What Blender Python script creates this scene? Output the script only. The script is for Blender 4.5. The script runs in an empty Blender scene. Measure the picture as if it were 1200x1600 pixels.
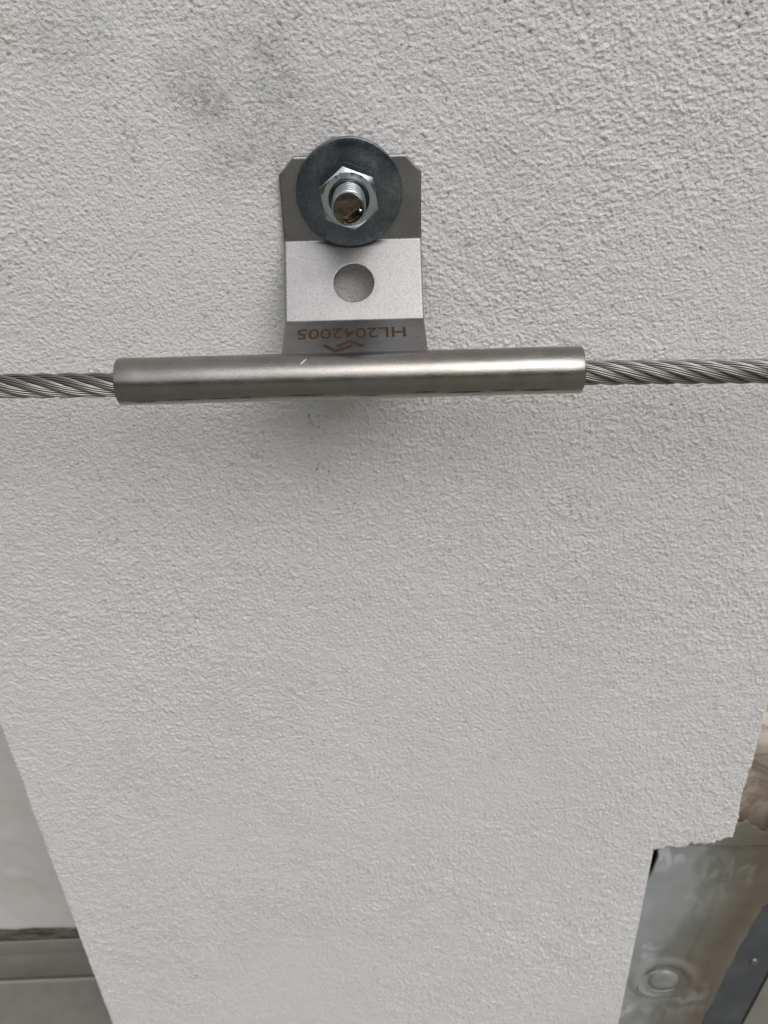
import bpy, bmesh, math, random
import numpy as np
from mathutils import Vector, Matrix
R = math.radians
rng = np.random.default_rng(7)
random.seed(7)
scene = bpy.context.scene
col = scene.collection
H = 0.729                      # height of the camera above the roof floor

# ------------------------------------------------------------------ camera
cam_d = bpy.data.cameras.new('camera')
cam = bpy.data.objects.new('camera', cam_d); col.objects.link(cam)
cam_d.sensor_fit = 'VERTICAL'; cam_d.sensor_height = 36.0
cam_d.lens = 36.0 * 1357 / 1600
cam_d.clip_start = 0.005; cam_d.clip_end = 2000
pitch, roll = R(32.06), math.atan(.0413)
fwd = Vector((0, math.cos(pitch), -math.sin(pitch)))
up0 = Vector((0, math.sin(pitch), math.cos(pitch))); rt0 = Vector((1, 0, 0))
rt = rt0 * math.cos(roll) - up0 * math.sin(roll)
up = rt0 * math.sin(roll) + up0 * math.cos(roll)
m = Matrix((rt, up, -fwd)).transposed().to_4x4()
m.translation = Vector((0, -.275, H))
cam.matrix_world = m
scene.camera = cam
cam_d.dof.use_dof = True
cam_d.dof.focus_distance = .255
cam_d.dof.aperture_fstop = 26.0

# ------------------------------------------------------------------ light
SUN_EL = R(50)
w = bpy.data.worlds.new('World'); scene.world = w; w.use_nodes = True
nt = w.node_tree; nt.nodes.clear()
sky = nt.nodes.new('ShaderNodeTexSky'); sky.sky_type = 'NISHITA'; sky.sun_disc = False
sky.sun_elevation = SUN_EL
sd = Vector((math.sin(R(27)), -math.cos(R(27)), 0))     # horizontal direction to the sun
sky.sun_rotation = math.atan2(sd.x, sd.y)
sky.air_density = 1.0; sky.dust_density = 1.5; sky.ozone_density = 1.0; sky.altitude = 200
hs = nt.nodes.new('ShaderNodeHueSaturation'); hs.inputs['Saturation'].default_value = .22
bg = nt.nodes.new('ShaderNodeBackground'); bg.inputs[1].default_value = .15
wo = nt.nodes.new('ShaderNodeOutputWorld')
nt.links.new(sky.outputs[0], hs.inputs['Color']); nt.links.new(hs.outputs[0], bg.inputs[0]); nt.links.new(bg.outputs[0], wo.inputs[0])
sl = bpy.data.lights.new('sun', 'SUN'); sl.energy = 1.0; sl.angle = R(42); sl.color = (1, .985, .96)
sun = bpy.data.objects.new('sun', sl); col.objects.link(sun)
dirv = Vector((sd.x * math.cos(SUN_EL), sd.y * math.cos(SUN_EL), math.sin(SUN_EL)))
sun.rotation_euler = dirv.to_track_quat('Z', 'Y').to_euler()
sun.location = (0, -2, 3)
scene.view_settings.view_transform = 'Standard'; scene.view_settings.look = 'None'
scene.view_settings.exposure = 0.29; scene.view_settings.gamma = 1.0

# ------------------------------------------------------------------ material helpers
def L(nt, a, b): nt.links.new(a, b)
def newmat(name, base=(.5, .5, .5), rough=.5, metal=0.0):
    m = bpy.data.materials.new(name); m.use_nodes = True
    b = m.node_tree.nodes['Principled BSDF']
    b.inputs['Base Color'].default_value = (*base, 1); b.inputs['Roughness'].default_value = rough
    b.inputs['Metallic'].default_value = metal
    return m, m.node_tree, b
def coord(nt, scale=(1, 1, 1), kind='Object', loc=(0, 0, 0)):
    t = nt.nodes.new('ShaderNodeTexCoord'); mp = nt.nodes.new('ShaderNodeMapping')
    mp.inputs['Scale'].default_value = scale; mp.inputs['Location'].default_value = loc
    L(nt, t.outputs[kind], mp.inputs['Vector']); return mp.outputs[0]
def noise(nt, vec, scale, detail=3, rough=.55, dist=0.0):
    n = nt.nodes.new('ShaderNodeTexNoise'); n.inputs['Scale'].default_value = scale
    n.inputs['Detail'].default_value = detail; n.inputs['Roughness'].default_value = rough
    n.inputs['Distortion'].default_value = dist
    L(nt, vec, n.inputs['Vector']); return n.outputs['Fac']
def ramp(nt, fac, stops):
    r = nt.nodes.new('ShaderNodeValToRGB'); e = r.color_ramp.elements
    while len(e) < len(stops): e.new(.5)
    for el, (p, c) in zip(e, stops):
        el.position = p; el.color = (*c, 1) if not isinstance(c, (int, float)) else (c, c, c, 1)
    L(nt, fac, r.inputs[0]); return r.outputs[0]
def mix(nt, fac, a, b, mode='MIX'):
    x = nt.nodes.new('ShaderNodeMix'); x.data_type = 'RGBA'; x.blend_type = mode
    for s, v in ((x.inputs[0], fac), (x.inputs[6], a), (x.inputs[7], b)):
        if isinstance(v, (int, float)): s.default_value = v
        elif isinstance(v, tuple): s.default_value = (*v, 1)
        else: L(nt, v, s)
    return x.outputs[2]
def math_n(nt, op, a, b=0.0, c=None):
    x = nt.nodes.new('ShaderNodeMath'); x.operation = op
    for s, v in zip(x.inputs, (a, b, c)):
        if v is None: continue
        if isinstance(v, (int, float)): s.default_value = v
        else: L(nt, v, s)
    return x.outputs[0]
def bump(nt, b, h, strength=.3, dist=.0002):
    x = nt.nodes.new('ShaderNodeBump'); x.inputs['Strength'].default_value = strength
    x.inputs['Distance'].default_value = dist; L(nt, h, x.inputs['Height']); L(nt, x.outputs[0], b.inputs['Normal'])
def spot(nt, vec, c, r0, r1):
    """1 inside r0 metres of point c, 0 beyond r1"""
    d = nt.nodes.new('ShaderNodeVectorMath'); d.operation = 'DISTANCE'
    L(nt, vec, d.inputs[0]); d.inputs[1].default_value = c
    mr = nt.nodes.new('ShaderNodeMapRange'); mr.interpolation_type = 'SMOOTHSTEP'
    mr.inputs[1].default_value = r0; mr.inputs[2].default_value = r1
    mr.inputs[3].default_value = 1; mr.inputs[4].default_value = 0
    L(nt, d.outputs['Value'], mr.inputs[0]); return mr.outputs[0]

# ------------------------------------------------------------------ mesh helpers
def tag(o, label=None, cat=None, group=None, kind=None):
    if label: o['label'] = label
    if cat: o['category'] = cat
    if group: o['group'] = group
    if kind: o['kind'] = kind
    return o
def np_mesh(name, V, F, smooth=True):
    """V (n,3), F (m,4) int array, or a list of such arrays"""
    me = bpy.data.meshes.new(name)
    Fs = F if isinstance(F, list) else [F]
    V = np.asarray(V, np.float32)
    me.vertices.add(len(V)); me.vertices.foreach_set('co', V.ravel())
    loops = np.concatenate([f.ravel() for f in Fs]).astype(np.int32)
    tot = np.concatenate([np.full(len(f), f.shape[1]) for f in Fs]).astype(np.int32)
    st = np.concatenate([[0], np.cumsum(tot)[:-1]]).astype(np.int32)
    me.loops.add(len(loops)); me.loops.foreach_set('vertex_index', loops)
    me.polygons.add(len(tot)); me.polygons.foreach_set('loop_start', st); me.polygons.foreach_set('loop_total', tot)
    me.update(calc_edges=True); me.validate()
    if smooth: me.polygons.foreach_set('use_smooth', np.ones(len(me.polygons), bool))
    return me
def link(name, me, mat, parent=None, loc=(0, 0, 0)):
    o = bpy.data.objects.new(name, me); col.objects.link(o)
    if mat and not me.materials: me.materials.append(mat)
    o.location = loc
    if parent: o.parent = parent
    return o
def bm_obj(name, bm, mat, parent=None, loc=(0, 0, 0), sharp=35):
    bmesh.ops.recalc_face_normals(bm, faces=bm.faces)
    me = bpy.data.meshes.new(name); bm.to_mesh(me); bm.free()
    for p in me.polygons: p.use_smooth = True
    me.set_sharp_from_angle(angle=R(sharp))
    return link(name, me, mat, parent, loc)
def empty(name, loc, parent=None):
    o = bpy.data.objects.new(name, None); col.objects.link(o); o.location = loc; o.empty_display_size = .02
    if parent: o.parent = parent
    return o
def box(bm, x0, x1, y0, y1, z0, z1, bev=0.0):
    r = bmesh.ops.create_cube(bm, size=1)
    for v in r['verts']:
        v.co = Vector(((x0 + x1) / 2 + v.co.x * (x1 - x0), (y0 + y1) / 2 + v.co.y * (y1 - y0), (z0 + z1) / 2 + v.co.z * (z1 - z0)))
    if bev:
        es = {e for v in r['verts'] for e in v.link_edges}
        bmesh.ops.bevel(bm, geom=list(es), offset=bev, segments=3, affect='EDGES', profile=.5)
def gnoise(shape, sig, seed, aniso=1.0):
    """gaussian-smoothed white noise, unit variance, periodic"""
    g = np.random.default_rng(seed).standard_normal(shape).astype(np.float32)
    fy = np.fft.fftfreq(shape[0])[:, None]; fx = np.fft.rfftfreq(shape[1])[None, :]
    k = np.exp(-2 * (math.pi ** 2) * ((fy * sig) ** 2 + (fx * sig * aniso) ** 2))
    r = np.fft.irfft2(np.fft.rfft2(g) * k, s=shape)
    return (r - r.mean()) / r.std()
def grid_faces(nr, nc, off=0):
    i = np.arange(nr - 1)[:, None] * nc + np.arange(nc - 1)[None, :]
    return np.stack([i, i + 1, i + nc + 1, i + nc], -1).reshape(-1, 4) + off

# ------------------------------------------------------------------ materials
def stucco_material(name='stucco', stains=True, tone=1.0):
    m, nt, b = newmat(name, rough=.88)
    v = coord(nt)
    big = noise(nt, v, 9, 4, .6)
    mid = noise(nt, v, 60, 4, .6)
    c = ramp(nt, big, [(.28, (.745, .720, .706)), (.5, (.785, .764, .756)), (.72, (.80, .785, .784))])
    c = mix(nt, ramp(nt, mid, [(.35, 0.0), (.75, .16)]), c, (.66, .635, .615))
    at = nt.nodes.new('ShaderNodeAttribute'); at.attribute_name = 'pit'
    c = mix(nt, math_n(nt, 'MULTIPLY', at.outputs['Fac'], .75), c, (.30, .25, .20))
    hu = ramp(nt, noise(nt, v, 330, 3, .7), [(.36, (1.0, .935, .925)), (.5, (1, 1, 1)), (.64, (.93, .955, .925))])
    c = mix(nt, .8, c, mix(nt, 1.0, c, hu, 'MULTIPLY'))
    # rusty and ochre specks in the render
    vo = nt.nodes.new('ShaderNodeTexVoronoi'); vo.inputs['Scale'].default_value = 62; L(nt, v, vo.inputs['Vector'])
    sp = nt.nodes.new('ShaderNodeSeparateColor'); L(nt, vo.outputs['Color'], sp.inputs[0])
    pick = math_n(nt, 'GREATER_THAN', sp.outputs[0], .80)
    dot = ramp(nt, vo.outputs['Distance'], [(.04, 1.0), (.14, 0.0)])
    c = mix(nt, math_n(nt, 'MULTIPLY', math_n(nt, 'MULTIPLY', pick, dot), .30), c, (.44, .30, .19))
    vd = nt.nodes.new('ShaderNodeTexVoronoi'); vd.inputs['Scale'].default_value = 150; L(nt, v, vd.inputs['Vector'])
    s2 = nt.nodes.new('ShaderNodeSeparateColor'); L(nt, vd.outputs['Color'], s2.inputs[0])
    pk = math_n(nt, 'GREATER_THAN', s2.outputs[1], .86)
    dt = ramp(nt, vd.outputs['Distance'], [(.05, 1.0), (.15, 0.0)])
    c = mix(nt, math_n(nt, 'MULTIPLY', math_n(nt, 'MULTIPLY', pk, dt), .30), c, (.22, .18, .14))
    if stains:
        fine = ramp(nt, noise(nt, v, 420, 3, .7), [(.38, 1.0), (.62, .15)])
        fm = ramp(nt, noise(nt, v, 70, 3, .6), [(.35, .2), (.6, 1.0)])
        for cc, r0, r1, k in (((-.033, 0, H - .035), .002, .034, .66), ((-.050, 0, H - .026), .001, .017, .4), ((-.082, 0, H - .012), .001, .017, .5),
                              ((-.028, 0, H - .020), .001, .018, .35)):
            s = math_n(nt, 'MULTIPLY', math_n(nt, 'MULTIPLY', spot(nt, v, cc, r0, r1), fine), math_n(nt, 'MULTIPLY', fm, k))
            c = mix(nt, s, c, (.20, .20, .205))
        s = math_n(nt, 'MULTIPLY', spot(nt, v, (-.099, 0, H - .012), .001, .008), .2)
        c = mix(nt, s, c, (.50, .46, .28))
        for cc, r1, k in (((-.012, 0, H - .118), .012, .30), ((-.014, 0, H - .128), .009, .3), ((.004, 0, H - .125), .02, .16), ((.040, 0, H - .052), .02, .1)):
            s = math_n(nt, 'MULTIPLY', math_n(nt, 'MULTIPLY', spot(nt, v, cc, .001, r1), fm), k)
            c = mix(nt, s, c, (.46, .36, .24))
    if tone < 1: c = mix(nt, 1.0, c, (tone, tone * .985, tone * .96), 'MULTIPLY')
    L(nt, c, b.inputs['Base Color'])
    b.inputs['Specular IOR Level'].default_value = .35
    vg = nt.nodes.new('ShaderNodeTexVoronoi'); vg.feature = 'SMOOTH_F1'; vg.inputs['Scale'].default_value = 850; vg.inputs['Smoothness'].default_value = .35
    vv = nt.nodes.new('ShaderNodeVectorMath'); vv.operation = 'ADD'; nn = nt.nodes.new('ShaderNodeTexNoise'); nn.inputs['Scale'].default_value = 900
    L(nt, v, nn.inputs['Vector']); sc = nt.nodes.new('ShaderNodeVectorMath'); sc.operation = 'SCALE'; sc.inputs['Scale'].default_value = .0016
    L(nt, nn.outputs['Color'], sc.inputs[0]); L(nt, v, vv.inputs[0]); L(nt, sc.outputs[0], vv.inputs[1]); L(nt, vv.outputs[0], vg.inputs['Vector'])
    hsum = math_n(nt, 'SUBTRACT', math_n(nt, 'ADD', math_n(nt, 'MULTIPLY', noise(nt, v, 850, 2, .6), 1.6), math_n(nt, 'MULTIPLY', noise(nt, v, 2400, 2, .7), .5)), math_n(nt, 'MULTIPLY', vg.outputs['Distance'], .55))
    bump(nt, b, hsum, 1.0, .00042 if stains else .00015)
    return m
M_stucco = stucco_material()

def steel(name, base, rough, var=.06, blot=.0, scr=(1, 1, 1), bscale=900, bstr=.12, tint=None, grain=0.0):
    m, nt, b = newmat(name, base, rough, 1.0)
    v = coord(nt); vs = coord(nt, scr)
    n1 = noise(nt, v, 160, 4, .6); n2 = noise(nt, vs, bscale, 3, .6)
    d = tuple(x * (1 - blot) for x in base)
    c = ramp(nt, n1, [(.3, d), (.7, base)])
    if grain:
        g_ = noise(nt, v, 1900, 2, .8); c = mix(nt, ramp(nt, g_, [(.35, grain), (.6, 0.0)]), c, tuple(x * .45 for x in base))
        sp_ = ramp(nt, noise(nt, v, 520, 4, .75), [(.27, .8), (.33, 0.0)]); c = mix(nt, sp_, c, (.06, .05, .045))
    if tint: c = mix(nt, ramp(nt, noise(nt, v, 45, 3, .6), [(.4, 0.0), (.75, .6)]), c, tint)
    L(nt, c, b.inputs['Base Color'])
    L(nt, math_n(nt, 'ADD', math_n(nt, 'MULTIPLY', n1, var), math_n(nt, 'ADD', math_n(nt, 'MULTIPLY', n2, var), rough - var)), b.inputs['Roughness'])
    bump(nt, b, n2, bstr, .0001)
    return m
M_plate = steel('brushed_steel_plate', (.375, .365, .36), .43, .14, .20, (1, 1, 1), 1500, .2, grain=.45)
M_tube = steel('steel_sleeve', (.375, .355, .33), .30, .12, .18, (.25, 1, 1), 1500, .2, tint=(.33, .295, .25), grain=.4)
M_wire = steel('steel_wire', (.38, .355, .33), .30, .06, .12)
M_zinc = steel('zinc_blue', (.20, .235, .275), .22, .12, .22, (1, 1, 1), 1200, .10)
def washer_material():
    m, nt, b = newmat('zinc_washer', (.2, .23, .27), .25, 1.0)
    v = coord(nt); sx = nt.nodes.new('ShaderNodeSeparateXYZ'); L(nt, v, sx.inputs[0])
    n1 = noise(nt, v, 110, 5, .65); n2 = noise(nt, v, 1400, 3, .8); n3 = noise(nt, coord(nt, (.35, 1, 1.8)), 420, 4, .7)
    c = ramp(nt, n1, [(.32, (.13, .145, .18)), (.5, (.20, .225, .25)), (.68, (.28, .315, .32))])
    c = mix(nt, ramp(nt, n2, [(.38, .5), (.6, 0.0)]), c, (.07, .085, .11))
    c = mix(nt, ramp(nt, n3, [(.64, 0.0), (.74, .5)]), c, (.40, .44, .47))
    cl = nt.nodes.new('ShaderNodeVectorMath'); cl.operation = 'MULTIPLY'; L(nt, v, cl.inputs[0]); cl.inputs[1].default_value = (1, 0, 1)
    ln = nt.nodes.new('ShaderNodeVectorMath'); ln.operation = 'LENGTH'; L(nt, cl.outputs[0], ln.inputs[0])
    wv = nt.nodes.new('ShaderNodeTexNoise'); wv.noise_dimensions = '1D'; wv.inputs['Scale'].default_value = 3500; wv.inputs['Detail'].default_value = 2; L(nt, ln.outputs['Value'], wv.inputs['W'])
    L(nt, c, b.inputs['Base Color']); L(nt, ramp(nt, n1, [(.3, .16), (.7, .36)]), b.inputs['Roughness'])
    bump(nt, b, math_n(nt, 'ADD', math_n(nt, 'MULTIPLY', wv.outputs['Fac'], .5), math_n(nt, 'ADD', n2, n3)), .35, .0001)
    return m
M_washer = washer_material()
M_nut = steel('zinc_bright', (.62, .68, .70), .16, .10, .14, (1, 1, 1), 1200, .06)
M_core, _, _ = newmat('rope_core', (.05, .045, .04), .6, .6)  # dark fill added inside the strands to block light between wires
M_laser, _, _ = newmat('laser_mark', (.062, .032, .017), .8, .0)
M_laser.node_tree.nodes['Principled BSDF'].inputs['Specular IOR Level'].default_value = .15
M_paint, _, _ = newmat('paint_fleck', (.78, .77, .74), .6)

# ------------------------------------------------------------------ setting: roof floor, added dark ring
def floor_material():
    m, nt, b = newmat('roof_floor', rough=.7)
    v = coord(nt)
    c = ramp(nt, noise(nt, v, 3, 5, .6), [(.3, (.17, .165, .135)), (.7, (.25, .24, .205))])
    c = mix(nt, ramp(nt, noise(nt, v, 40, 4, .6), [(.45, 0.0), (.8, .5)]), c, (.13, .12, .095))
    L(nt, c, b.inputs['Base Color']); bump(nt, b, noise(nt, v, 300, 3), .3, .0006)
    return m
n = 48
V = [(0, 0, 0)]; F = []
for ri, r in enumerate((1, 3, 8, 25, 80, 260)):
    for k in range(n): V.append((r * math.cos(2 * math.pi * k / n), r * math.sin(2 * math.pi * k / n), 0))
me = bpy.data.meshes.new('ground')
for k in range(n): F.append((0, 1 + k, 1 + (k + 1) % n))
for ri in range(5):
    for k in range(n):
        a = 1 + ri * n + k; a2 = 1 + ri * n + (k + 1) % n
        F.append((a, a + n, a2 + n, a2))
me.from_pydata(V, [], F)
tag(link('ground', me, floor_material()), kind='structure')

m_blocker, nt_, b_ = newmat('blocker_dark', rough=.95)  # unseen hill ring, added to darken what the metal reflects
L(nt_, ramp(nt_, noise(nt_, coord(nt_), .25, 6, .7), [(.35, (.028, .034, .016)), (.65, (.07, .08, .04))]), b_.inputs['Base Color'])
nr, nc = 10, 241
a = np.linspace(0, 2 * math.pi, nc); rr = np.linspace(45, 240, nr)
prof = np.interp(rr, [45, 75, 110, 160, 240], [0, 22, 46, 60, 0])
wob = gnoise((nr, nc), 1.2, 3) * 1.6 + 3 * np.sin(a * 3 + 1)[None, :] * .8 + 2 * np.sin(a * 7)[None, :]
Z = prof[:, None] + wob * (prof[:, None] > 1)
Z[:, -1] = Z[:, 0]
Z -= (prof[:, None] < 1) * .6
VV = np.stack([rr[:, None] * np.cos(a)[None, :], rr[:, None] * np.sin(a)[None, :], Z], -1).reshape(-1, 3)
tag(link('dark_blocker_ring', np_mesh('dark_blocker_ring', VV, grid_faces(nr, nc)), m_blocker), kind='structure')

# ------------------------------------------------------------------ stucco pillar (height field in real relief)
XL, XN, XR = -.1713, .1282, .1655
ZN = H - .3745                      # notch: below it the render stops at XN
PX = .000165
gh, gw = 2600, 1700                  # noise table: PX metres per cell
n_f = gnoise((gh, gw), 1.0, 11, 1.1)
n_m = gnoise((gh, gw), 1.5, 12, 1.2)
n_m2 = gnoise((gh, gw), 1.9, 22, 1.1)
n_l = gnoise((gh, gw), 7, 13, 1.2)
n_x = gnoise((gh, gw), 36, 14)
n_p = gnoise((gh, gw), 1.5, 15)
n_a = gnoise((gh, gw), 140, 16)
n_d = gnoise((gh, gw), 30, 19)
gr = np.maximum(n_m, -1.0) * .55 + np.maximum(n_m2 - .4, 0) ** 1.2 * .9 + n_f * .42
rid = 1 - np.abs(gnoise((gh, gw), 2.2, 17, 1.3))
Ht = (gr + .10 * rid) * .140 + n_l * .045 + n_x * .06
Pit = np.clip((n_p - 1.98 - .30 * n_d) / .7, 0, 1); Ht -= Pit * .35
amp = np.clip(1 + .22 * n_a, .55, 1.5)
zrow = (np.arange(gh) * PX)        # measured down from the pillar top
def hfield(x, z, pit=False):
    u = (x - XL) / PX; t = (H + .26 - z) / PX
    i = np.floor(t).astype(int); j = np.floor(u).astype(int); fi = t - i; fj = u - j
    i0 = i % gh; i1 = (i + 1) % gh; j0 = j % gw; j1 = (j + 1) % gw
    def s(T): return (T[i0, j0] * (1 - fi) * (1 - fj) + T[i1, j0] * fi * (1 - fj) + T[i0, j1] * (1 - fi) * fj + T[i1, j1] * fi * fj)
    if pit: return s(Pit)
    hh = s(Ht) * s(amp)
    # the trowelled render is coarser to the top and right, finer lower down
    k = np.interp(H - z, [-.3, .10, .22, .40], [.90, .95, 1.10, 1.30]) * np.interp(x, [-.17, 0, .12], [.97, .97, 1.15])
    return hh * k * .001
def spaced(segs):
    out = []
    for z0, z1, d in segs:
        k = max(2, int(round(abs(z1 - z0) / d))); out += list(np.linspace(z0, z1, k, endpoint=False))
    out.append(segs[-1][1]); return np.array(out)
zs = spaced([(H + .26, H + .03, .0025), (H + .03, H - .13, .00037), (H - .13, H - .30, .0005), (H - .30, ZN, .0006), (ZN, H - .56, .0007), (H - .56, -.004, .003)])
xs = np.concatenate([spaced([(XL, -.112, .0006), (-.112, .114, .00038), (.114, XN, .0005)]), spaced([(XN, XR, .00043)])[1:]])
jn = int(np.argmin(np.abs(xs - XN))); rn = int(np.argmin(np.abs(zs - ZN)))
X, Zg = np.meshgrid(xs, zs)
Hh = hfield(X, Zg)
# wobbly arrises: shift near every edge
def wob1(t, sd, amp_, sc): 
    tb = gnoise((1, 4096), sc, sd)[0]; return amp_ * np.interp(t, np.arange(4096) * PX, tb)
eL = wob1(H + .3 - zs, 31, .00014, 2) + wob1(H + .3 - zs, 32, .0002, 40)
eR = wob1(H + .3 - zs, 33, .00018, 2) + wob1(H + .3 - zs, 34, .0003, 40)
eN = wob1(H + .3 - zs, 35, .00012, 3) + wob1(H + .3 - zs, 36, .0003, 40)
eB = wob1(xs + .2, 37, .0005, 3) + wob1(xs + .2, 38, .0010, 14)
def fall(d, r=.006): return np.clip(1 - d / r, 0, 1) ** 2
Xw = X + eL[:, None] * fall(X - XL) + eR[:, None] * fall(np.abs(X - XR)) * (Zg > ZN - 1e-6)
Xw += eN[:, None] * fall(np.abs(X - XN)) * (Zg < ZN + .002)
# bottom edge of the wider part: ragged, sloping down to the left, dropping back at the arris
tt = np.clip((X - XN) / (XR - XN), 0, 1)
slope = -.0035 * (1 - tt) ** 1.2 + .006 * tt ** 3
Zw = Zg + (eB[None, :] + slope) * np.clip(1 - (Zg - ZN) / .012, 0, 1) ** 1.5 * (X >= XN - 1e-6) * (Zg >= ZN - 1e-6)
Y = -Hh
def rnd(d, r=.0013): return r * (1 - np.sqrt(np.clip(1 - np.clip(1 - d / r, 0, 1) ** 2, 0, 1))) * .8
dR = np.where(Zg >= ZN - 1e-6, XR - X, XN - X)
Y = Y + rnd(X - XL) + rnd(np.maximum(dR, 0))
Y = Y + np.where(X > XN, rnd(np.maximum(Zg - ZN, 0)), 0)
nR, nC = X.shape
Vp = np.stack([Xw, Y, Zw], -1).reshape(-1, 3)
Fp = grid_faces(nR, nC)
cell_r = np.repeat(np.arange(nR - 1), nC - 1); cell_c = np.tile(np.arange(nC - 1), nR - 1)
Fp = Fp[~((cell_r >= rn) & (cell_c >= jn))]
idx = lambda r, c: r * nC + c
path = [idx(r, 0) for r in range(nR)] + [idx(nR - 1, c) for c in range(1, jn + 1)] + [idx(r, jn) for r in range(nR - 2, rn - 1, -1)] \
     + [idx(rn, c) for c in range(jn + 1, nC)] + [idx(r, nC - 1) for r in range(rn - 1, -1, -1)] + [idx(0, c) for c in range(nC - 2, 0, -1)]
path = np.array(path); ring = Vp[path]
parts = [Vp]; base = len(Vp); prev = path; FF = [Fp]
for yy in (.003, .008, .15):
    r2 = ring.copy(); r2[:, 1] = yy
    r2[:, 0] += rng.standard_normal(len(path)) * (.00012 if yy < .1 else 0)
    parts.append(r2); cur = base + np.arange(len(path)); base += len(path)
    FF.append(np.stack([prev, np.roll(prev, -1), np.roll(cur, -1), cur], -1)); prev = cur
Vp = np.concatenate(parts); Fall = np.concatenate(FF)[:, ::-1]
me = np_mesh('stucco_pillar', Vp, Fall)
used = np.zeros(len(Vp), bool); used[Fall.ravel()] = True
bm = bmesh.new(); bm.from_mesh(me); bm.verts.ensure_lookup_table()
bmesh.ops.delete(bm, geom=[bm.verts[i] for i in np.nonzero(~used)[0].tolist()], context='VERTS'); bm.to_mesh(me); bm.free()
at_ = me.attributes.new('pit', 'FLOAT', 'POINT')
vv_ = np.empty(len(me.vertices) * 3, np.float32); me.vertices.foreach_get('co', vv_); vv_ = vv_.reshape(-1, 3)
at_.data.foreach_set('value', (hfield(vv_[:, 0], vv_[:, 2], True) * (vv_[:, 1] < .002) * np.interp(H - vv_[:, 2], [.12, .25, .40], [1, .35, .06])).astype(np.float32))
pillar = link('stucco_pillar', me, M_stucco)
tag(pillar, 'white rough stucco pillar that carries the cable bracket, its lower right corner cut back', 'pillar')

m_corem, nt_, b_ = newmat('masonry_core', rough=.95)
L(nt_, ramp(nt_, noise(nt_, coord(nt_), 60, 4), [(.3, (.05, .045, .04)), (.7, (.11, .10, .085))]), b_.inputs['Base Color'])
bm = bmesh.new(); box(bm, .1268, .1640, .0230, .1495, -.004, ZN + .006, 0)
bm_obj('masonry_core', bm, m_corem, pillar)

# ------------------------------------------------------------------ recessed wall with its foot flashing
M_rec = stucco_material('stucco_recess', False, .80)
nr, nc = 260, 520
x = np.linspace(-.9, .9, nc); z = np.linspace(H + .30, H - .6555, nr)
X2, Z2 = np.meshgrid(x, z)
hh = gnoise((nr, nc), 1.0, 41) * .00022 + gnoise((nr, nc), 6, 42) * .0006
bot = np.clip(1 - (Z2 - (H - .6555)) / .01, 0, 1)
Z2 = Z2 + bot * (gnoise((1, nc), 2, 43) * .0006 + gnoise((1, nc), 14, 44) * .001)
Y2 = .15 - hh; Y2[-1] += .002
V1 = np.stack([X2, Y2, Z2], -1).reshape(-1, 3)
Vb = V1[-nc:].copy(); Vb[:, 1] = .172
Vt = V1[:nc].copy(); Vt[:, 1] = .40
V = np.concatenate([V1, Vb, Vt]); o1 = nr * nc
Fb = np.stack([np.arange(nc - 1) + o1 - nc, np.arange(1, nc) + o1 - nc, np.arange(1, nc) + o1, np.arange(nc - 1) + o1], -1)
Ft = np.stack([np.arange(nc - 1), np.arange(1, nc), np.arange(1, nc) + o1 + nc, np.arange(nc - 1) + o1 + nc], -1)[:, ::-1]
me = np_mesh('render_coat', V, np.concatenate([grid_faces(nr, nc)[:, ::-1], Fb[:, ::-1], Ft]))
rw = empty('recessed_wall', (0, .15, 0))
def into(o, root): o.parent = root; o.location = o.location - root.location; return o
tag(rw, 'smoother white wall set back behind the pillar, seen at lower left with grey flashing at its foot', 'wall')
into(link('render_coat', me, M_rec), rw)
m_gap_shade, nt_, b_ = newmat('gap_shade', rough=.9)  # dark strip paints in the shaded gap below the render coat
L(nt_, ramp(nt_, noise(nt_, coord(nt_, (1, 1, 3)), 60, 4, .65), [(.35, (.035, .03, .02)), (.6, (.15, .14, .105))]), b_.inputs['Base Color'])
m_flash, nt_, b_ = newmat('grey_flashing', rough=.45)
c_ = ramp(nt_, noise(nt_, coord(nt_, (1, 1, 1)), 12, 4, .6), [(.3, (.185, .18, .155)), (.7, (.235, .23, .20))])
c_ = mix(nt_, ramp(nt_, noise(nt_, coord(nt_, (8, 1, 30)), 3, 4, .6), [(.5, 0.0), (.8, .35)]), c_, (.13, .115, .085))
L(nt_, c_, b_.inputs['Base Color'])
bm = bmesh.new(); box(bm, -.9, .9, .168, .40, -.004, H - .6556, 0); box(bm, -.9, .9, .1512, .1679, H - .6698, H - .6562, .0006)
into(bm_obj('joint', bm, m_gap_shade), rw)
bm = bmesh.new(); box(bm, -.9, .9, .1502, .1675, H - .6875, H - .6700, .0012)
into(bm_obj('flashing_lip', bm, m_flash), rw)
bm = bmesh.new(); box(bm, -.9, .9, .1520, .1676, .0045, H - .6878, .0015)
into(bm_obj('flashing_upstand', bm, m_flash), rw)
m_edge, _, _ = newmat('flashing_edge', (.30, .30, .26), .5)
bm = bmesh.new(); box(bm, -.9, .9, .1495, .1518, -.002, .0030, .0006)
into(bm_obj('bottom_trim', bm, m_edge), rw)

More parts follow.
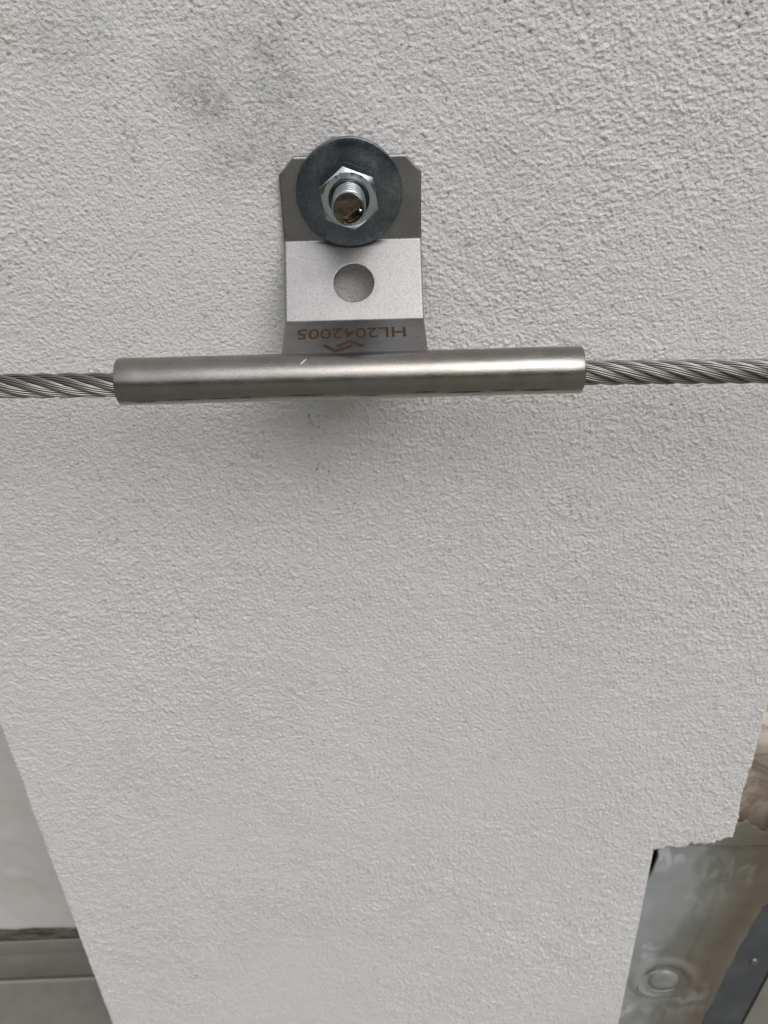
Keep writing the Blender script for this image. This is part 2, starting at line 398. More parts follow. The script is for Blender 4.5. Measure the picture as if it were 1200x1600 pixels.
# ------------------------------------------------------------------ roofing membrane in the notch
def membrane_material():
    m, nt, b = newmat('membrane', rough=.33)
    v = coord(nt); sep = nt.nodes.new('ShaderNodeSeparateXYZ'); L(nt, v, sep.inputs[0])
    wv = noise(nt, v, 30, 4, .6); wb = noise(nt, v, 11, 3, .5)
    # brown grime band grows to the right, edge of its own
    t = math_n(nt, 'ADD', sep.outputs[0], math_n(nt, 'MULTIPLY', math_n(nt, 'SUBTRACT', wb, .5), .045))
    t = math_n(nt, 'ADD', t, math_n(nt, 'MULTIPLY', math_n(nt, 'SUBTRACT', sep.outputs[2], H - .45), -.05))
    tn = nt.nodes.new('ShaderNodeMapRange'); tn.inputs[1].default_value = .125; tn.inputs[2].default_value = .205; L(nt, t, tn.inputs[0])
    c = ramp(nt, tn.outputs[0], [(0.0, (.34, .355, .36)), (.30, (.29, .295, .285)), (.36, (.20, .20, .18)), (.55, (.165, .155, .125)), (.75, (.13, .11, .08)), (1.0, (.16, .135, .10))])
    c = mix(nt, ramp(nt, wv, [(.52, 0.0), (.72, .35)]), c, (.115, .09, .06))
    # pale sealant smears
    sm = ramp(nt, noise(nt, coord(nt, (1.6, 1, .8)), 48, 4, .65, 1.2), [(.50, 0.0), (.60, .85)])
    for cc, r0, r1, k in (((.139, .01, H - .392), .002, .022, 1.0), ((.137, .01, H - .480), .001, .016, 1.0), ((.137, .01, H - .545), .001, .016, 1.0), ((.155, .01, H - .382), .001, .012, .8), ((.170, .01, H - .41), .002, .03, .28), ((.150, .01, H - .44), .002, .03, .25), ((.165, .01, H - .53), .002, .03, .35)):
        c = mix(nt, math_n(nt, 'MULTIPLY', math_n(nt, 'MULTIPLY', spot(nt, v, cc, r0, r1), sm), k), c, (.50, .52, .53))
    L(nt, c, b.inputs['Base Color'])
    L(nt, ramp(nt, wv, [(.3, .42), (.7, .66)]), b.inputs['Roughness'])
    bump(nt, b, noise(nt, v, 220, 4, .6), .3, .0005)
    return m
M_memb = membrane_material()
mr_ = empty('roof_membrane', (.165, .01, 0))
tag(mr_, 'glossy grey roofing membrane with brown grime, turned up under the cut corner of the pillar', 'membrane')
CX, CZ = .1525, H - .5085
nr, nc = 330, 130
z = np.concatenate([np.linspace(H - .366, H - .60, 290), np.linspace(H - .602, .003, nr - 290)]); u = np.linspace(0, 1, nc)
zz = z[:, None] * np.ones((1, nc))
right = .2015 + (zz - (H - .444)) * .113 + np.interp(z, z[::-1], gnoise((1, nr), 4, 51)[0])[:, None] * .0004
right = np.where(zz > H - .444, .2015 + (zz - (H - .444)) * .9, right)
left = .1262 + .0086 * np.clip(1 - np.abs(zz - (H - .396)) / .022, 0, 1) ** .30
X3 = left + u[None, :] * (right - left)
und = gnoise((nr, nc), 14, 52) * .0005 + gnoise((nr, nc), 4, 53) * .00012
Y3 = .0105 - und
d = np.hypot((X3 - CX) , (zz - CZ) * 1.0)
Y3 -= .0019 * np.exp(-((d - .0165) / .0026) ** 2)          # raised ring round the fastener
Y3 -= .0012 * np.exp(-(d / .016) ** 4)
linez = H - .3865 - .002 * np.sin((X3 - .15) * 60)
Y3 -= .0016 / (1 + np.exp(-(zz - linez) / .0005)) * np.clip((X3 - .1400) / .016, 0, 1)   # lap of a second layer at the top
lap2 = .1745 + (zz - (H - .39)) * .10 + .0006 * np.sin(zz * 300)
Y3 -= .0011 / (1 + np.exp(-(X3 - lap2) / .0007)) * (zz < H - .388)
# the right border folds back and meets the metal strip
Y3 += np.clip((X3 - right + .010) / .010, 0, 1) ** 2 * .008
zt = zz - (np.clip(X3 - .164, 0, 1) * .42 + .0016 * np.sin(X3 * 420) + .0010 * np.sin(X3 * 990 + 1)) * np.clip((zz - (H - .385)) / .019, 0, 1)
me = np_mesh('sheet', np.stack([X3, Y3, zt], -1).reshape(-1, 3), grid_faces(nr, nc)[:, ::-1])
so = link('sheet', me, M_memb); sm_ = so.modifiers.new('thickness', 'SOLIDIFY'); sm_.thickness = .0018; sm_.offset = 1
into(so, mr_)
bm = bmesh.new()
nseg = 40; prof = [(.0, -.0026), (.004, -.0026), (.0070, -.0022), (.0086, -.0012), (.0094, .0004), (.0096, .003)]
rings = []
for r_, y_ in prof:
    if r_ == 0: rings.append([bm.verts.new((0, y_, 0))]); continue
    rings.append([bm.verts.new((r_ * math.cos(2 * math.pi * k / nseg) * (1 + .03 * math.sin(3 * k * .157)), y_ + .0002 * math.sin(k * .5), r_ * math.sin(2 * math.pi * k / nseg))) for k in range(nseg)])
for k in range(nseg): bm.faces.new((rings[0][0], rings[1][k], rings[1][(k + 1) % nseg]))
for a_, b2 in zip(rings[1:], rings[2:]):
    for k in range(nseg): bm.faces.new((a_[k], b2[k], b2[(k + 1) % nseg], a_[(k + 1) % nseg]))
m_cap, nt_, b_ = newmat('cap', rough=.35)
L(nt_, ramp(nt_, noise(nt_, coord(nt_), 90, 3), [(.3, (.20, .205, .19)), (.7, (.28, .285, .27))]), b_.inputs['Base Color'])
into(bm_obj('fastener_cap', bm, m_cap, loc=(CX, .0082, CZ)), mr_)
# pale bead of sealant curling under the cap
m_seal, _, _ = newmat('sealant', (.30, .29, .25), .6)
def bead(pts, rad, name, mat, root):
    bm = bmesh.new(); prev = None; ns = 8; P_ = [Vector(p) for p in pts]
    for i, p in enumerate(P_):
        t = (P_[min(i + 1, len(P_) - 1)] - P_[max(i - 1, 0)]).normalized(); a = t.cross(Vector((0, 1, 0))).normalized(); b_ = t.cross(a)
        rr_ = rad * (1 - abs(2 * i / (len(P_) - 1) - 1) ** 3 * .9)
        cur = [bm.verts.new(p + a * math.cos(2 * math.pi * k / ns) * rr_ + b_ * math.sin(2 * math.pi * k / ns) * rr_ * .5) for k in range(ns)]
        if prev:
            for k in range(ns): bm.faces.new((prev[k], prev[(k + 1) % ns], cur[(k + 1) % ns], cur[k]))
        prev = cur
    return into(bm_obj(name, bm, mat, sharp=80), root)
bead([(CX + .0105 * math.cos(a), .0068, CZ + .0105 * math.sin(a)) for a in np.linspace(R(215), R(315), 18)], .0009, 'sealant_bead', m_seal, mr_)
bead([(CX + .0155 * math.cos(a) , .0060, CZ + .0140 * math.sin(a)) for a in np.linspace(R(195), R(262), 14)], .0014, 'sealant_bead', m_seal, mr_)
bead([(CX + .0125 * math.cos(a) , .0066, CZ + .0125 * math.sin(a)) for a in np.linspace(R(110), R(150), 10)], .0010, 'sealant_bead', m_seal, mr_)

# ------------------------------------------------------------------ beige sealing sheet behind the right edge of the pillar
m_sh, nt_, b_ = newmat('sealing_sheet', rough=.5)
v_ = coord(nt_); s_ = nt_.nodes.new('ShaderNodeSeparateXYZ'); L(nt_, v_, s_.inputs[0])
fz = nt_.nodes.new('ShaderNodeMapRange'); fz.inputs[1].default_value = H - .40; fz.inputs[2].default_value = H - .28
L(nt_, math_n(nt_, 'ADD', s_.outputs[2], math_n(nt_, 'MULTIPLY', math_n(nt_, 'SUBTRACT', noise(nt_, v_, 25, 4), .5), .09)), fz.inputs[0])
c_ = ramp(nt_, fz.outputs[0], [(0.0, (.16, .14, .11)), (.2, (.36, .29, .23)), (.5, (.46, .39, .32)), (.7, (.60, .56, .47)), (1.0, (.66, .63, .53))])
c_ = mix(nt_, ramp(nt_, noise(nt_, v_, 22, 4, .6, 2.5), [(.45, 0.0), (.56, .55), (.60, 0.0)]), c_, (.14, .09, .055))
L(nt_, c_, b_.inputs['Base Color'])
nr, nc = 200, 150
x = np.linspace(.160, .29, nc); z = np.linspace(H - .12, H - .445, nr); X4, Z4 = np.meshgrid(x, z)
fold = np.sin((X4 * .9 + Z4 * .55) * 210 + gnoise((nr, nc), 16, 61) * 1.3) * .0016 + np.abs(gnoise((nr, nc), 9, 62)) * -.0022 + gnoise((nr, nc), 3, 63) * .0002
kx = np.clip((Z4 - (H - .33)) / .05, 0, 1)
Y4 = .023 + .020 * kx + (X4 - .165) * .25 - fold * (.4 + .6 * np.clip(1 - kx, 0, 1)) * -1
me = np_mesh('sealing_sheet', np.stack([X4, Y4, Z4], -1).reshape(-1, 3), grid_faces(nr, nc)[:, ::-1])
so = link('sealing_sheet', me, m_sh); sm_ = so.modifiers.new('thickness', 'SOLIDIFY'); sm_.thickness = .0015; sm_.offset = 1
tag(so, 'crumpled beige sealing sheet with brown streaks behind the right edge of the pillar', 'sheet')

# ------------------------------------------------------------------ dark metal strip with its screw
M_dark, nt_, b_ = newmat('dark_strip', rough=.5, metal=.2)
L(nt_, ramp(nt_, noise(nt_, coord(nt_), 50, 3), [(.3, (.068, .073, .078)), (.7, (.105, .11, .115))]), b_.inputs['Base Color'])
ms = empty('metal_strip', (.20, .02, 0))
tag(ms, 'dark grey metal strip with a small screw at the right border of the membrane', 'metal strip')
bm = bmesh.new()
yb = .0185
quad = [(.170, .0), (.2000, .0), (.2285, H - .45), (.2225, H - .40), (.190, H - .40)]
f1 = bm.faces.new([bm.verts.new((x, yb, z)) for x, z in quad])
ex = bmesh.ops.extrude_face_region(bm, geom=[f1])
for v in ex['geom']:
    if isinstance(v, bmesh.types.BMVert): v.co.y += .0025
into(bm_obj('strip', bm, M_dark), ms)
m_gap, _, _ = newmat('strip_gasket', (.012, .012, .012), .6)
bm = bmesh.new(); ga = Vector((.2005, yb + .0005, .0)); gb = Vector((.2290, yb + .0005, H - .45))
w_ = Vector((.0022, 0, 0))
vs = [bm.verts.new(p) for p in (ga, ga + w_, gb + w_, gb)]; f1 = bm.faces.new(vs)
ex = bmesh.ops.extrude_face_region(bm, geom=[f1])
for v in ex['geom']:
    if isinstance(v, bmesh.types.BMVert): v.co.y += .0040
into(bm_obj('gasket', bm, m_gap), ms)
bm = bmesh.new(); bmesh.ops.create_uvsphere(bm, u_segments=20, v_segments=10, radius=.0026)
for v in bm.verts: v.co.y *= .55; v.co.z *= 1.15
into(bm_obj('screw', bm, steel('screw_steel', (.30, .30, .29), .5), loc=(.2105, yb, H - .5125)), ms)

# ------------------------------------------------------------------ cable bracket
BX, BZ = -.0060, H - .0560
br = empty('cable_bracket', (BX, 0, BZ)); br.rotation_euler.y = R(.9)
tag(br, 'bent stainless steel bracket with a long round sleeve and the marking HL2042005', 'bracket')
T = .0020                                             # sheet thickness
prof_pts = [(-.0026, .0094), (-.0026, -.0150), (-.0198, -.0346), (-.0385, -.0380)]   # (y, z) of the front face
rad = .0011
def build_profile():
    P_ = [Vector(p) for p in prof_pts]; out = [(0.0, P_[0], None)]
    pts = [P_[0]]
    for i in (1, 2):
        a = (P_[i - 1] - P_[i]).normalized(); b = (P_[i + 1] - P_[i]).normalized()
        ang = a.angle(b); tl = rad / math.tan(ang / 2); 
        pa, pb = P_[i] + a * tl, P_[i] + b * tl
        for k in range(7):
            s = k / 6; pts.append((1 - s) ** 2 * pa + 2 * s * (1 - s) * P_[i] + s * s * pb)
    pts.append(P_[3]); S = [0]
    for a, b in zip(pts, pts[1:]): S.append(S[-1] + (b - a).length)
    return np.array([(p.x, p.y) for p in pts]), np.array(S)
PP, SS = build_profile()
def prof_at(s):
    y = np.interp(s, SS, PP[:, 0]); z = np.interp(s, SS, PP[:, 1])
    e = 1e-5; dy = np.interp(s + e, SS, PP[:, 0]) - np.interp(s - e, SS, PP[:, 0]); dz = np.interp(s + e, SS, PP[:, 1]) - np.interp(s - e, SS, PP[:, 1])
    l = math.hypot(dy, dz); dy, dz = dy / l, dz / l
    return y, z, (dz, -dy)                             # outward normal (towards the viewer / up)
HW = .0212; EB = .00075
def plate_mesh():
    bm = bmesh.new(); cache = {}
    def hw(s): return HW - .0046 * max(0, 1 - s / .0050)
    def V(x, s, drop=0.0):
        key = (round(x, 6), round(s, 6))
        if key not in cache:
            k = hw(s) / HW
            y, z, nn = prof_at(min(max(s, 1e-4), SS[-1] - 1e-4))
            if s <= 0: z = PP[0, 1]
            de = HW - abs(x); dr = 0
            if de < EB: dr = .00030 * (1 - de / EB) ** 2
            if s < EB: dr = max(dr, .00025 * (1 - s / EB) ** 2)
            dr = max(dr, drop)
            cache[key] = bm.verts.new((x * k, y - nn[0] * dr, z - nn[1] * dr))
            nmap[cache[key]] = (nn, dr)
        return cache[key]
    nmap = {}
    inner = HW - EB
    xe = [-HW, -HW + EB * .3, -HW + EB * .65]
    xc = list(np.linspace(-inner, inner, 21)); xsl = xe + xc + [-t for t in xe[::-1]]
    s_mid0, s_mid1 = SS[7], SS[8]
    s_up = [0, EB * .35, EB * .7, EB] + list(np.linspace(EB, .005, 4))[1:] + list(np.linspace(.005, SS[1], 5))[1:-1]
    srows_up = s_up + list(SS[1:8])
    smid = list(np.linspace(s_mid0, s_mid1, 13))
    slow = list(SS[8:15]) + list(np.linspace(SS[14], SS[-1], 8))[1:]
    def strip(xsx, srs):
        for s0, s1 in zip(srs, srs[1:]):
            for x0, x1 in zip(xsx, xsx[1:]):
                bm.faces.new((V(x0, s0), V(x1, s0), V(x1, s1), V(x0, s1)))
    strip(xsl, srows_up); strip(xsl, slow)
    strip(xe + [-inner], smid); strip([inner] + [-t for t in xe[::-1]], smid)
    hs_ = s_mid0 + .0135; hr = .0061
    per = [(x, s_mid0) for x in xc] + [(inner, s) for s in smid[1:]] + [(x, s_mid1) for x in xc[::-1][1:]] + [(-inner, s) for s in smid[::-1][1:-1]]
    ringsP = [[V(x, s) for x, s in per]]
    angs = [math.atan2(s - hs_, x) for x, s in per]
    for rr_, dr in ((hr + .0030, 0), (hr + .0004, 0.0), (hr + .00015, .00008), (hr, .0003)):
        ringsP.append([V(rr_ * math.cos(a), hs_ + rr_ * math.sin(a), dr) for a in angs])
    for A, B in zip(ringsP, ringsP[1:]):
        for k in range(len(A)):
            k2 = (k + 1) % len(A); bm.faces.new((A[k], A[k2], B[k2], B[k]))
    bm.edges.ensure_lookup_table()
    be = [e for e in bm.edges if len(e.link_faces) == 1]
    front = list(bm.faces); back = {}
    for v, (nn, dr) in list(nmap.items()):
        q = T - dr
        back[v] = bm.verts.new((v.co.x, v.co.y - nn[0] * q, v.co.z - nn[1] * q))
    for f in front: bm.faces.new([back[v] for v in reversed(f.verts)])
    for e in be: a, b = e.verts; bm.faces.new((a, b, back[b], back[a]))
    return bm
into_b = lambda o: setattr(o, 'parent', br) or o
po = into_b(bm_obj('plate', plate_mesh(), M_plate, sharp=28)); wn = po.modifiers.new('weighted', 'WEIGHTED_NORMAL'); wn.keep_sharp = True; wn.weight = 90
# sleeve
TY, TZ = -.0390, -.0445; TR, TRi = .0068, .0052
def lathe_x(prof, ns=96):
    """closed profile of (x, r) revolved round the x axis"""
    bm = bmesh.new(); rs = [[bm.verts.new((x, r * math.cos(2 * math.pi * k / ns), r * math.sin(2 * math.pi * k / ns))) for k in range(ns)] for x, r in prof]
    for a, b in zip(rs, rs[1:] + rs[:1]):
        for k in range(ns): bm.faces.new((a[k], a[(k + 1) % ns], b[(k + 1) % ns], b[k]))
    return bm
x0, x1 = -.0687, .0660
bmt = lathe_x([(x0, TRi), (x0, TR - .0005), (x0 + .00015, TR - .00015), (x0 + .0006, TR)] + [(x0 + .0006 + (x1 - x0 - .0012) * k / 24, TR) for k in range(1, 24)] + [(x1 - .0006, TR), (x1 - .00015, TR - .00015), (x1, TR - .0005), (x1, TRi)])
for v in bmt.verts:
    if math.hypot(v.co.y, v.co.z) > TR - .0001: v.co.y += .00006 * math.sin(v.co.x * 170); v.co.z += .00005 * math.sin(v.co.x * 260 + 1)
into_b(bm_obj('sleeve', bmt, M_tube, loc=(0, TY, TZ), sharp=40))
# dark scuffed line along the lower front of the sleeve
M_scuff, _, _ = newmat('scuff', (.06, .05, .035), .6, .4)
bm = bmesh.new()
random.seed(5)
xx = x0 + .004
while xx < x1 - .01:
    ln = random.uniform(.002, .012); th = R(-31 - random.choice((0, 0, 5, -4)) - random.uniform(-1, 1)); hgt = random.uniform(.00006, .00020) / TR
    nn = max(3, int(ln / .0007)); rows = []
    for i in range(nn + 1):
        t_ = i / nn; wv = (hgt * math.sin(math.pi * t_) + .003) * random.uniform(.6, 1.3); j = random.uniform(-.006, .006)
        pr = [(xx + ln * t_, TY - (TR + .00013) * math.cos(a), TZ + (TR + .00013) * math.sin(a)) for a in (th + j - wv, th + j + wv)]
        rows.append([bm.verts.new(p) for p in pr])
    for a, b in zip(rows, rows[1:]): bm.faces.new((a[0], b[0], b[1], a[1]))
    xx += ln + random.uniform(.0002, .005) * random.choice((1, 1, 2))
into_b(bm_obj('scuff_line', bm, M_scuff))
# chip of white paint on top of the sleeve
bm = bmesh.new(); rows = []
for i in range(9):
    t_ = i / 8; a = R(52 + 16 * t_ ** .8); xk = -.0155 + .0018 * t_; wk = .00032 * math.sin(math.pi * min(.97, t_ + .12)) + .00005
    rows.append([bm.verts.new((xk + sgn * wk, TY - (TR + dh) * math.cos(a), TZ + (TR + dh) * math.sin(a))) for sgn, dh in ((-1, .0001), (0, .0005), (1, .0001))])
for a, b in zip(rows, rows[1:]):
    for k in (0, 1): bm.faces.new((a[k], b[k], b[k + 1], a[k + 1]))
into_b(bm_obj('paint_fleck', bm, M_paint))

# marking on the lower flap: text reads from the far side, so it stands on its head here
lowA = Vector((0, *prof_pts[2])); lowB = Vector((0, *prof_pts[3])); dS = (lowB - lowA).normalized(); nL = Vector((0, dS.z, -dS.y))
def on_low(x, s, h=.00006): return Vector((x, 0, 0)) + lowA + dS * s + nL * h
cu = bpy.data.curves.new('marking', 'FONT'); cu.body = 'HL2042005'; cu.size = 1; cu.align_x = 'LEFT'; cu.offset = .006
to = bpy.data.objects.new('marking', cu); col.objects.link(to)
bpy.context.view_layer.update()
me = bpy.data.meshes.new_from_object(to.evaluated_get(bpy.context.evaluated_depsgraph_get()))
bpy.data.objects.remove(to)
co = np.array([v.co[:] for v in me.vertices]); mn, mx = co.min(0), co.max(0)
for v in me.vertices:
    tx = (v.co.x - mn[0]) / (mx[0] - mn[0]); ty = (v.co.y - mn[1]) / (mx[1] - mn[1])
    v.co = on_low(.0152 - .0322 * tx, .0046 + .0057 * ty)
me.name = 'marking'; into_b(link('marking', me, M_laser))
bm = bmesh.new()
def stroke(pts, wd=.00125):
    P2 = [Vector((a, b)) for a, b in pts]; Lf, Rt = [], []
    for i, p in enumerate(P2):
        d0 = (P2[i] - P2[i - 1]).normalized() if i else (P2[1] - P2[0]).normalized()
        d1 = (P2[i + 1] - P2[i]).normalized() if i < len(P2) - 1 else d0
        t = (d0 + d1).normalized(); nrm = Vector((-t.y, t.x)); k = wd / max(.4, nrm.dot(Vector((-d0.y, d0.x)))) / 2
        Lf.append(bm.verts.new(on_low(*(p + nrm * k)))); Rt.append(bm.verts.new(on_low(*(p - nrm * k))))
    for i in range(len(P2) - 1): bm.faces.new((Lf[i], Lf[i + 1], Rt[i + 1], Rt[i]))
stroke([(-.0090, .0138), (-.0056, .0172), (-.0014, .0147), (-.0006, .0142)], .0014)
stroke([(-.0050, .0145), (-.0015, .0118), (.0026, .0150)], .0014)
into_b(bm_obj('logo', bm, M_laser))

# ------------------------------------------------------------------ washer, nut, bolt
AX, AZ = -.0064, H - .0566
ns = 128
def lathe_y(prof, name, mat, loc, parent=None, closed=True, ns=128, sharp=30):
    bm = bmesh.new(); rs = [[bm.verts.new((r * math.cos(2 * math.pi * k / ns), y, r * math.sin(2 * math.pi * k / ns))) for k in range(ns)] for y, r in prof]
    pr = list(zip(rs, rs[1:] + rs[:1])) if closed else list(zip(rs, rs[1:]))
    for a, b in pr:
        for k in range(ns): bm.faces.new((a[k], a[(k + 1) % ns], b[(k + 1) % ns], b[k]))
    return bm_obj(name, bm, mat, parent, loc, sharp)
WT = .0025; W0 = -.0026
wa = lathe_y([(0, .0052), (0, .0152), (-.0003, .01565), (-WT + .0006, .0158), (-WT + .0002, .01565), (-WT, .0152), (-WT + .00005, .0120), (-WT + .0001, .0052)], 'washer', M_washer, (AX, W0 - .0001, AZ))
tag(wa, 'large round blue-grey zinc washer pressed on the top of the bracket plate', 'washer')
# hex nut with turned chamfers and a raised ring
N0 = W0 - .0001 - WT; NH = .0080
bm = bmesh.new(); AF = .0158; rot0 = R(41) + R(-2.4); nang = 120; 
def hexr(a):
    b = (a - rot0) % (math.pi / 3) - math.pi / 6
    return AF / 2 / math.cos(b)
rc = AF / math.sqrt(3)
lv = []
angs = [rot0 + 2 * math.pi * k / nang for k in range(nang)]
def yc(r, top):       # chamfer cone: 30 degrees beyond ~AF/2*.96
    e = max(0, r - AF / 2 * .955) * .62
    return -NH + e if top else -e * .8
layers = [[(.0052, 0)] * nang, [(hexr(a) * .93, 0) for a in angs]]
layers.append([(hexr(a) * .985, yc(hexr(a) * .985, False)) for a in angs]); layers.append([(hexr(a), yc(hexr(a), False) - .0001) for a in angs])
layers.append([(hexr(a), yc(hexr(a), True) + .0001) for a in angs]); layers.append([(hexr(a) * .992, yc(hexr(a) * .992, True)) for a in angs])
layers.append([(min(hexr(a) * .97, AF / 2 * .955 + (hexr(a) - AF / 2) * .35), yc(min(hexr(a) * .97, AF / 2 * .955 + (hexr(a) - AF / 2) * .35), True)) for a in angs])
layers.append([(AF / 2 * .95, -NH)] * nang); layers.append([(.0060, -NH)] * nang); layers.append([(.0050, -NH + .0009)] * nang); layers.append([(.0049, -.001)] * nang)
rs = [[bm.verts.new((r * math.cos(a), y, r * math.sin(a))) for a, (r, y) in zip(angs, ly)] for ly in layers]
for a, b in zip(rs, rs[1:] + rs[:1]):
    for k in range(nang): bm.faces.new((a[k], a[(k + 1) % nang], b[(k + 1) % nang], b[k]))
nut = bm_obj('hex_nut', bm, M_nut, None, (AX, N0, AZ), 22)
tag(nut, 'shiny zinc hexagon nut on the bolt in the middle of the washer', 'nut')
# small stamped figures on the nut face
bm = bmesh.new()
def tor(bm, cx, cz, R1, r1, y):
    n1, n2 = 16, 6; g = [[bm.verts.new((cx + (R1 + r1 * math.cos(q)) * math.cos(p), y + r1 * math.sin(q), cz + (R1 + r1 * math.cos(q)) * math.sin(p))) for q in np.arange(n2) * 2 * math.pi / n2] for p in np.arange(n1) * 2 * math.pi / n1]
    for i in range(n1):
        for j in range(n2): bm.faces.new((g[i][j], g[(i + 1) % n1][j], g[(i + 1) % n1][(j + 1) % n2], g[i][(j + 1) % n2]))
tor(bm, -.0022, .0063, .00034, .00012, -NH); tor(bm, -.0020, .0071, .00028, .00012, -NH)
into_n = bm_obj('stamp_mark', bm, M_nut, nut)
bm = bmesh.new()
for a, kx in ((-84, .0), (-76, 1), (-66, 0), (-56, 1), (-46, 0)):
    r_ = .00655; cx, cz = r_ * math.cos(R(a)), r_ * math.sin(R(a)); t_ = R(a)
    for (u0, v0, u1, v1) in (((-.3, -.4, -.3, .4), (-.3, .4, .3, .4), (-.3, 0, .2, 0)) if kx else ((-.3, -.4, 0, .4), (0, .4, .3, -.4))):
        q0 = Vector((cx, 0, cz)) + Vector((-math.sin(t_), 0, math.cos(t_))) * u0 * .001 + Vector((math.cos(t_), 0, math.sin(t_))) * v0 * .001
        q1 = Vector((cx, 0, cz)) + Vector((-math.sin(t_), 0, math.cos(t_))) * u1 * .001 + Vector((math.cos(t_), 0, math.sin(t_))) * v1 * .001
        dd = (q1 - q0).normalized(); pn = Vector((-dd.z, 0, dd.x)) * .00009
        vv = [bm.verts.new(p + Vector((0, yy, 0))) for yy in (-NH - .00012, -NH + .0001) for p in (q0 - pn, q0 + pn, q1 + pn, q1 - pn)]
        bm.faces.new(vv[:4]); bm.faces.new((vv[0], vv[1], vv[5], vv[4])); bm.faces.new((vv[2], vv[3], vv[7], vv[6])); bm.faces.new((vv[1], vv[2], vv[6], vv[5])); bm.faces.new((vv[3], vv[0], vv[4], vv[7]))
bm_obj('stamp_mark', bm, M_nut, nut)
# threaded bolt
bolt = empty('threaded_bolt', (AX, N0, AZ))
tag(bolt, 'zinc threaded bolt end with a sawn face, brown reflections painted on, sticking out of the nut', 'bolt')
LB = .0248 + N0           # length from washer plane to the tip
pitch_t = .00135; ny = 150; na = 72
yy = np.linspace(.004, -LB, ny); aa = np.linspace(0, 2 * math.pi, na, endpoint=False)
ph = (yy[:, None] / pitch_t + aa[None, :] / (2 * math.pi)) % 1
r_ = .00490 - .00095 * (1 - np.abs(2 * ph - 1))
tip = np.clip((-yy - (LB - .0009)) / .0009, 0, 1)[:, None]
r_ = np.minimum(r_, .00490 - .0006 * tip)
Vr = np.stack([r_ * np.cos(aa)[None, :], yy[:, None] * np.ones((1, na)), r_ * np.sin(aa)[None, :]], -1).reshape(-1, 3)
i = np.arange(ny - 1)[:, None] * na + np.arange(na)[None, :]; j = np.arange(ny - 1)[:, None] * na + (np.arange(na)[None, :] + 1) % na
Ff = np.stack([i, j, j + na, i + na], -1).reshape(-1, 4)
link('thread', np_mesh('thread', Vr, Ff), steel('zinc_thread', (.42, .47, .48), .30, .10, .2), bolt)
# end face: slightly dished, torn at the lower right; brown streaks paint in a reflection
m_end, nt_, b_ = newmat('sawn_end_reflection', rough=.22, metal=.85)
v_ = coord(nt_, (1, 1, 1)); mp_ = nt_.nodes.new('ShaderNodeMapping'); mp_.inputs['Rotation'].default_value = (0, R(35), 0); mp_.inputs['Scale'].default_value = (1, 1, 3.5); L(nt_, v_, mp_.inputs[0])
st_ = noise(nt_, mp_.outputs[0], 190, 4, .65, .4)
c_ = ramp(nt_, st_, [(.32, (.06, .042, .030)), (.5, (.13, .095, .068)), (.70, (.24, .19, .145))])
L(nt_, c_, b_.inputs['Base Color']); bump(nt_, b_, st_, .6, .00025)
nrr, na2 = 22, 72; Re = float(r_[-1].mean()); Vv = []; 
for a in range(nrr + 1):
    for k in range(na2):
        rr2 = Re * (1 - a / nrr); x_, z_ = rr2 * math.cos(2 * math.pi * k / na2), rr2 * math.sin(2 * math.pi * k / na2)
        dish = .00025 * (1 - (rr2 / Re) ** 8)
        q = x_ * .55 - z_ * .84                   # towards the lower right
        tear = .0022 * min(1, max(0, (q - .0010) / .0024)) * (1 if rr2 < Re * .90 else max(0, (Re - rr2) / (Re * .10)))
        ridge = .0003 * math.sin(q * 2400) * (rr2 < Re * .9)
        Vv.append((x_, -LB + dish + tear * .8 + ridge * .25, z_))
ii = np.arange(nrr)[:, None] * na2 + np.arange(na2)[None, :]; jj = np.arange(nrr)[:, None] * na2 + (np.arange(na2)[None, :] + 1) % na2
link('end_face', np_mesh('end_face', np.array(Vv), np.stack([ii, jj, jj + na2, ii + na2], -1).reshape(-1, 4)), m_end, bolt)
bm = bmesh.new(); bmesh.ops.create_icosphere(bm, subdivisions=2, radius=.0006)
for v in bm.verts: v.co = Vector((v.co.x * 1.0, v.co.y * .6, v.co.z * .8)) * (1 + .25 * math.sin(v.co.x * 5000) * math.cos(v.co.z * 7000))
bm_obj('metal_burr', bm, M_nut, bolt, (.0033, -LB + .0004, -.0006), 30)

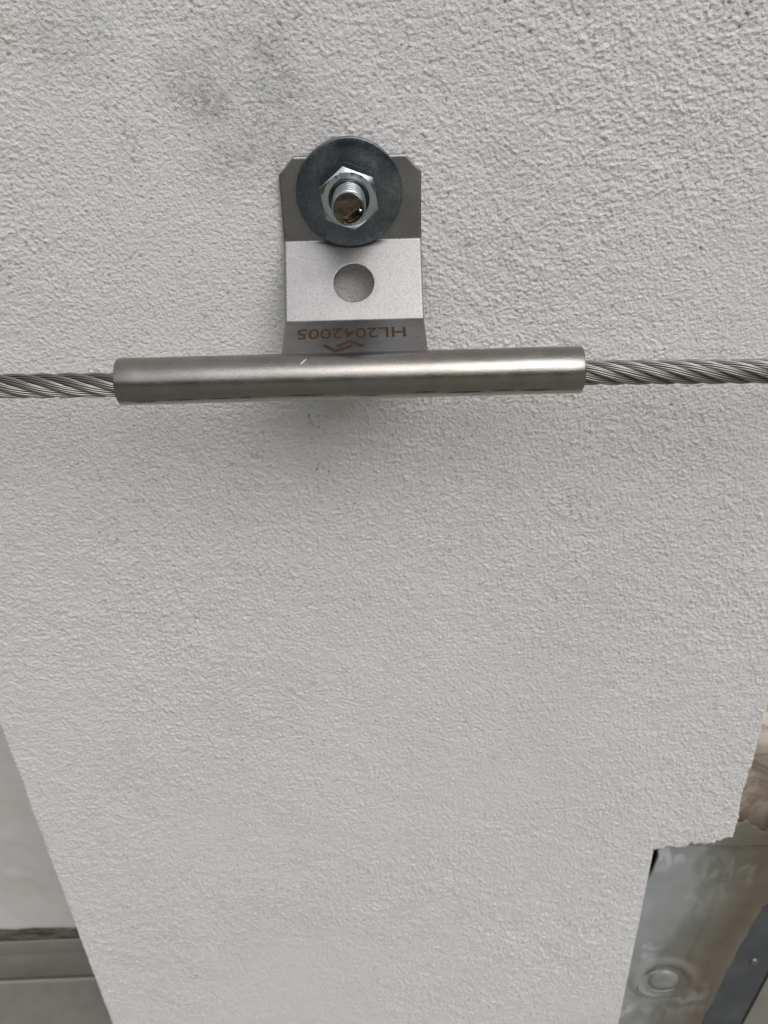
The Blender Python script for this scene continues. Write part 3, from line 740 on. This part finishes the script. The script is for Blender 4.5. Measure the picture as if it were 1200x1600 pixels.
# ------------------------------------------------------------------ wire rope
cable = empty('wire_rope', (0, -.0390, H - .1013))
tag(cable, 'stainless steel wire rope running across the wall through the bracket sleeve', 'cable')
kx = np.array([-.34, -.20, -.110, -.0777, -.03, .02, .0601, .1146, .20, .34])
kz = np.array([-.092, -.0965, -.0992, -.1003, -.1008, -.1016, -.1026, -.1045, -.107, -.110])
xx = np.linspace(-.26, .26, 401); zz = np.interp(xx, kx, kz); ker = np.hanning(25); ker /= ker.sum()
zz = np.convolve(np.pad(zz, 12, 'edge'), ker, 'valid') + .1013
RS, RSt, RW = .00248, .00090, .000292
p1, p2 = .0455, -.075; mid = len(xx)
def sweep(Pc, r, nsd):
    T_ = np.gradient(Pc, axis=0); T_ /= np.linalg.norm(T_, axis=1)[:, None]
    ref = np.array([0, 1., 0]); A_ = np.cross(T_, ref); A_ /= np.linalg.norm(A_, axis=1)[:, None]; B_ = np.cross(T_, A_)
    an = np.arange(nsd) * 2 * math.pi / nsd
    Vs = Pc[:, None, :] + r * (np.cos(an)[None, :, None] * A_[:, None, :] + np.sin(an)[None, :, None] * B_[:, None, :])
    n0 = len(Pc); i = np.arange(n0 - 1)[:, None] * nsd + np.arange(nsd)[None, :]; j = np.arange(n0 - 1)[:, None] * nsd + (np.arange(nsd)[None, :] + 1) % nsd
    return Vs.reshape(-1, 3), np.stack([i, j, j + nsd, i + nsd], -1).reshape(-1, 4)
for s in range(6):
    th = 2 * math.pi * xx / p1 + s * math.pi / 3
    rad_ = np.stack([np.zeros(mid), np.cos(th), np.sin(th)], -1)
    tan_ = np.stack([np.ones(mid), -2 * math.pi * RS / p1 * np.sin(th), 2 * math.pi * RS / p1 * np.cos(th)], -1); tan_ /= np.linalg.norm(tan_, axis=1)[:, None]
    bin_ = np.cross(tan_, rad_)
    C = np.stack([xx, np.zeros(mid), zz], -1) + RS * rad_
    Vl, Fl, off = [], [], 0
    for k in range(9):
        ph_ = -2 * math.pi * xx / abs(p2) - 2 * math.pi * xx / p1 + k * 2 * math.pi / 9 + .02 * math.sin(k * 5 + s)
        rw_ = RSt * (1 + .02 * math.sin(k * 3 + s * 7))
        Vs, Fs = sweep(C + rw_ * (np.cos(ph_)[:, None] * rad_ + np.sin(ph_)[:, None] * bin_), RW, 6)
        Vl.append(Vs); Fl.append(Fs + off); off += len(Vs)
    link('strand', np_mesh('strand', np.concatenate(Vl), np.concatenate(Fl)), M_wire, cable)
Vl, Fl, off = [], [], 0
for s in range(6):
    th = 2 * math.pi * xx / p1 + s * math.pi / 3
    Vs, Fs = sweep(np.stack([xx, RS * np.cos(th), zz + RS * np.sin(th)], -1)[::3], RSt - .00022, 8); Vl.append(Vs); Fl.append(Fs + off); off += len(Vs)
Vs, Fs = sweep(np.stack([xx, 0 * xx, zz], -1)[::8], .0016, 10); Vl.append(Vs); Fl.append(Fs + off)
link('rope_core', np_mesh('rope_core', np.concatenate(Vl), np.concatenate(Fl)), M_core, cable)
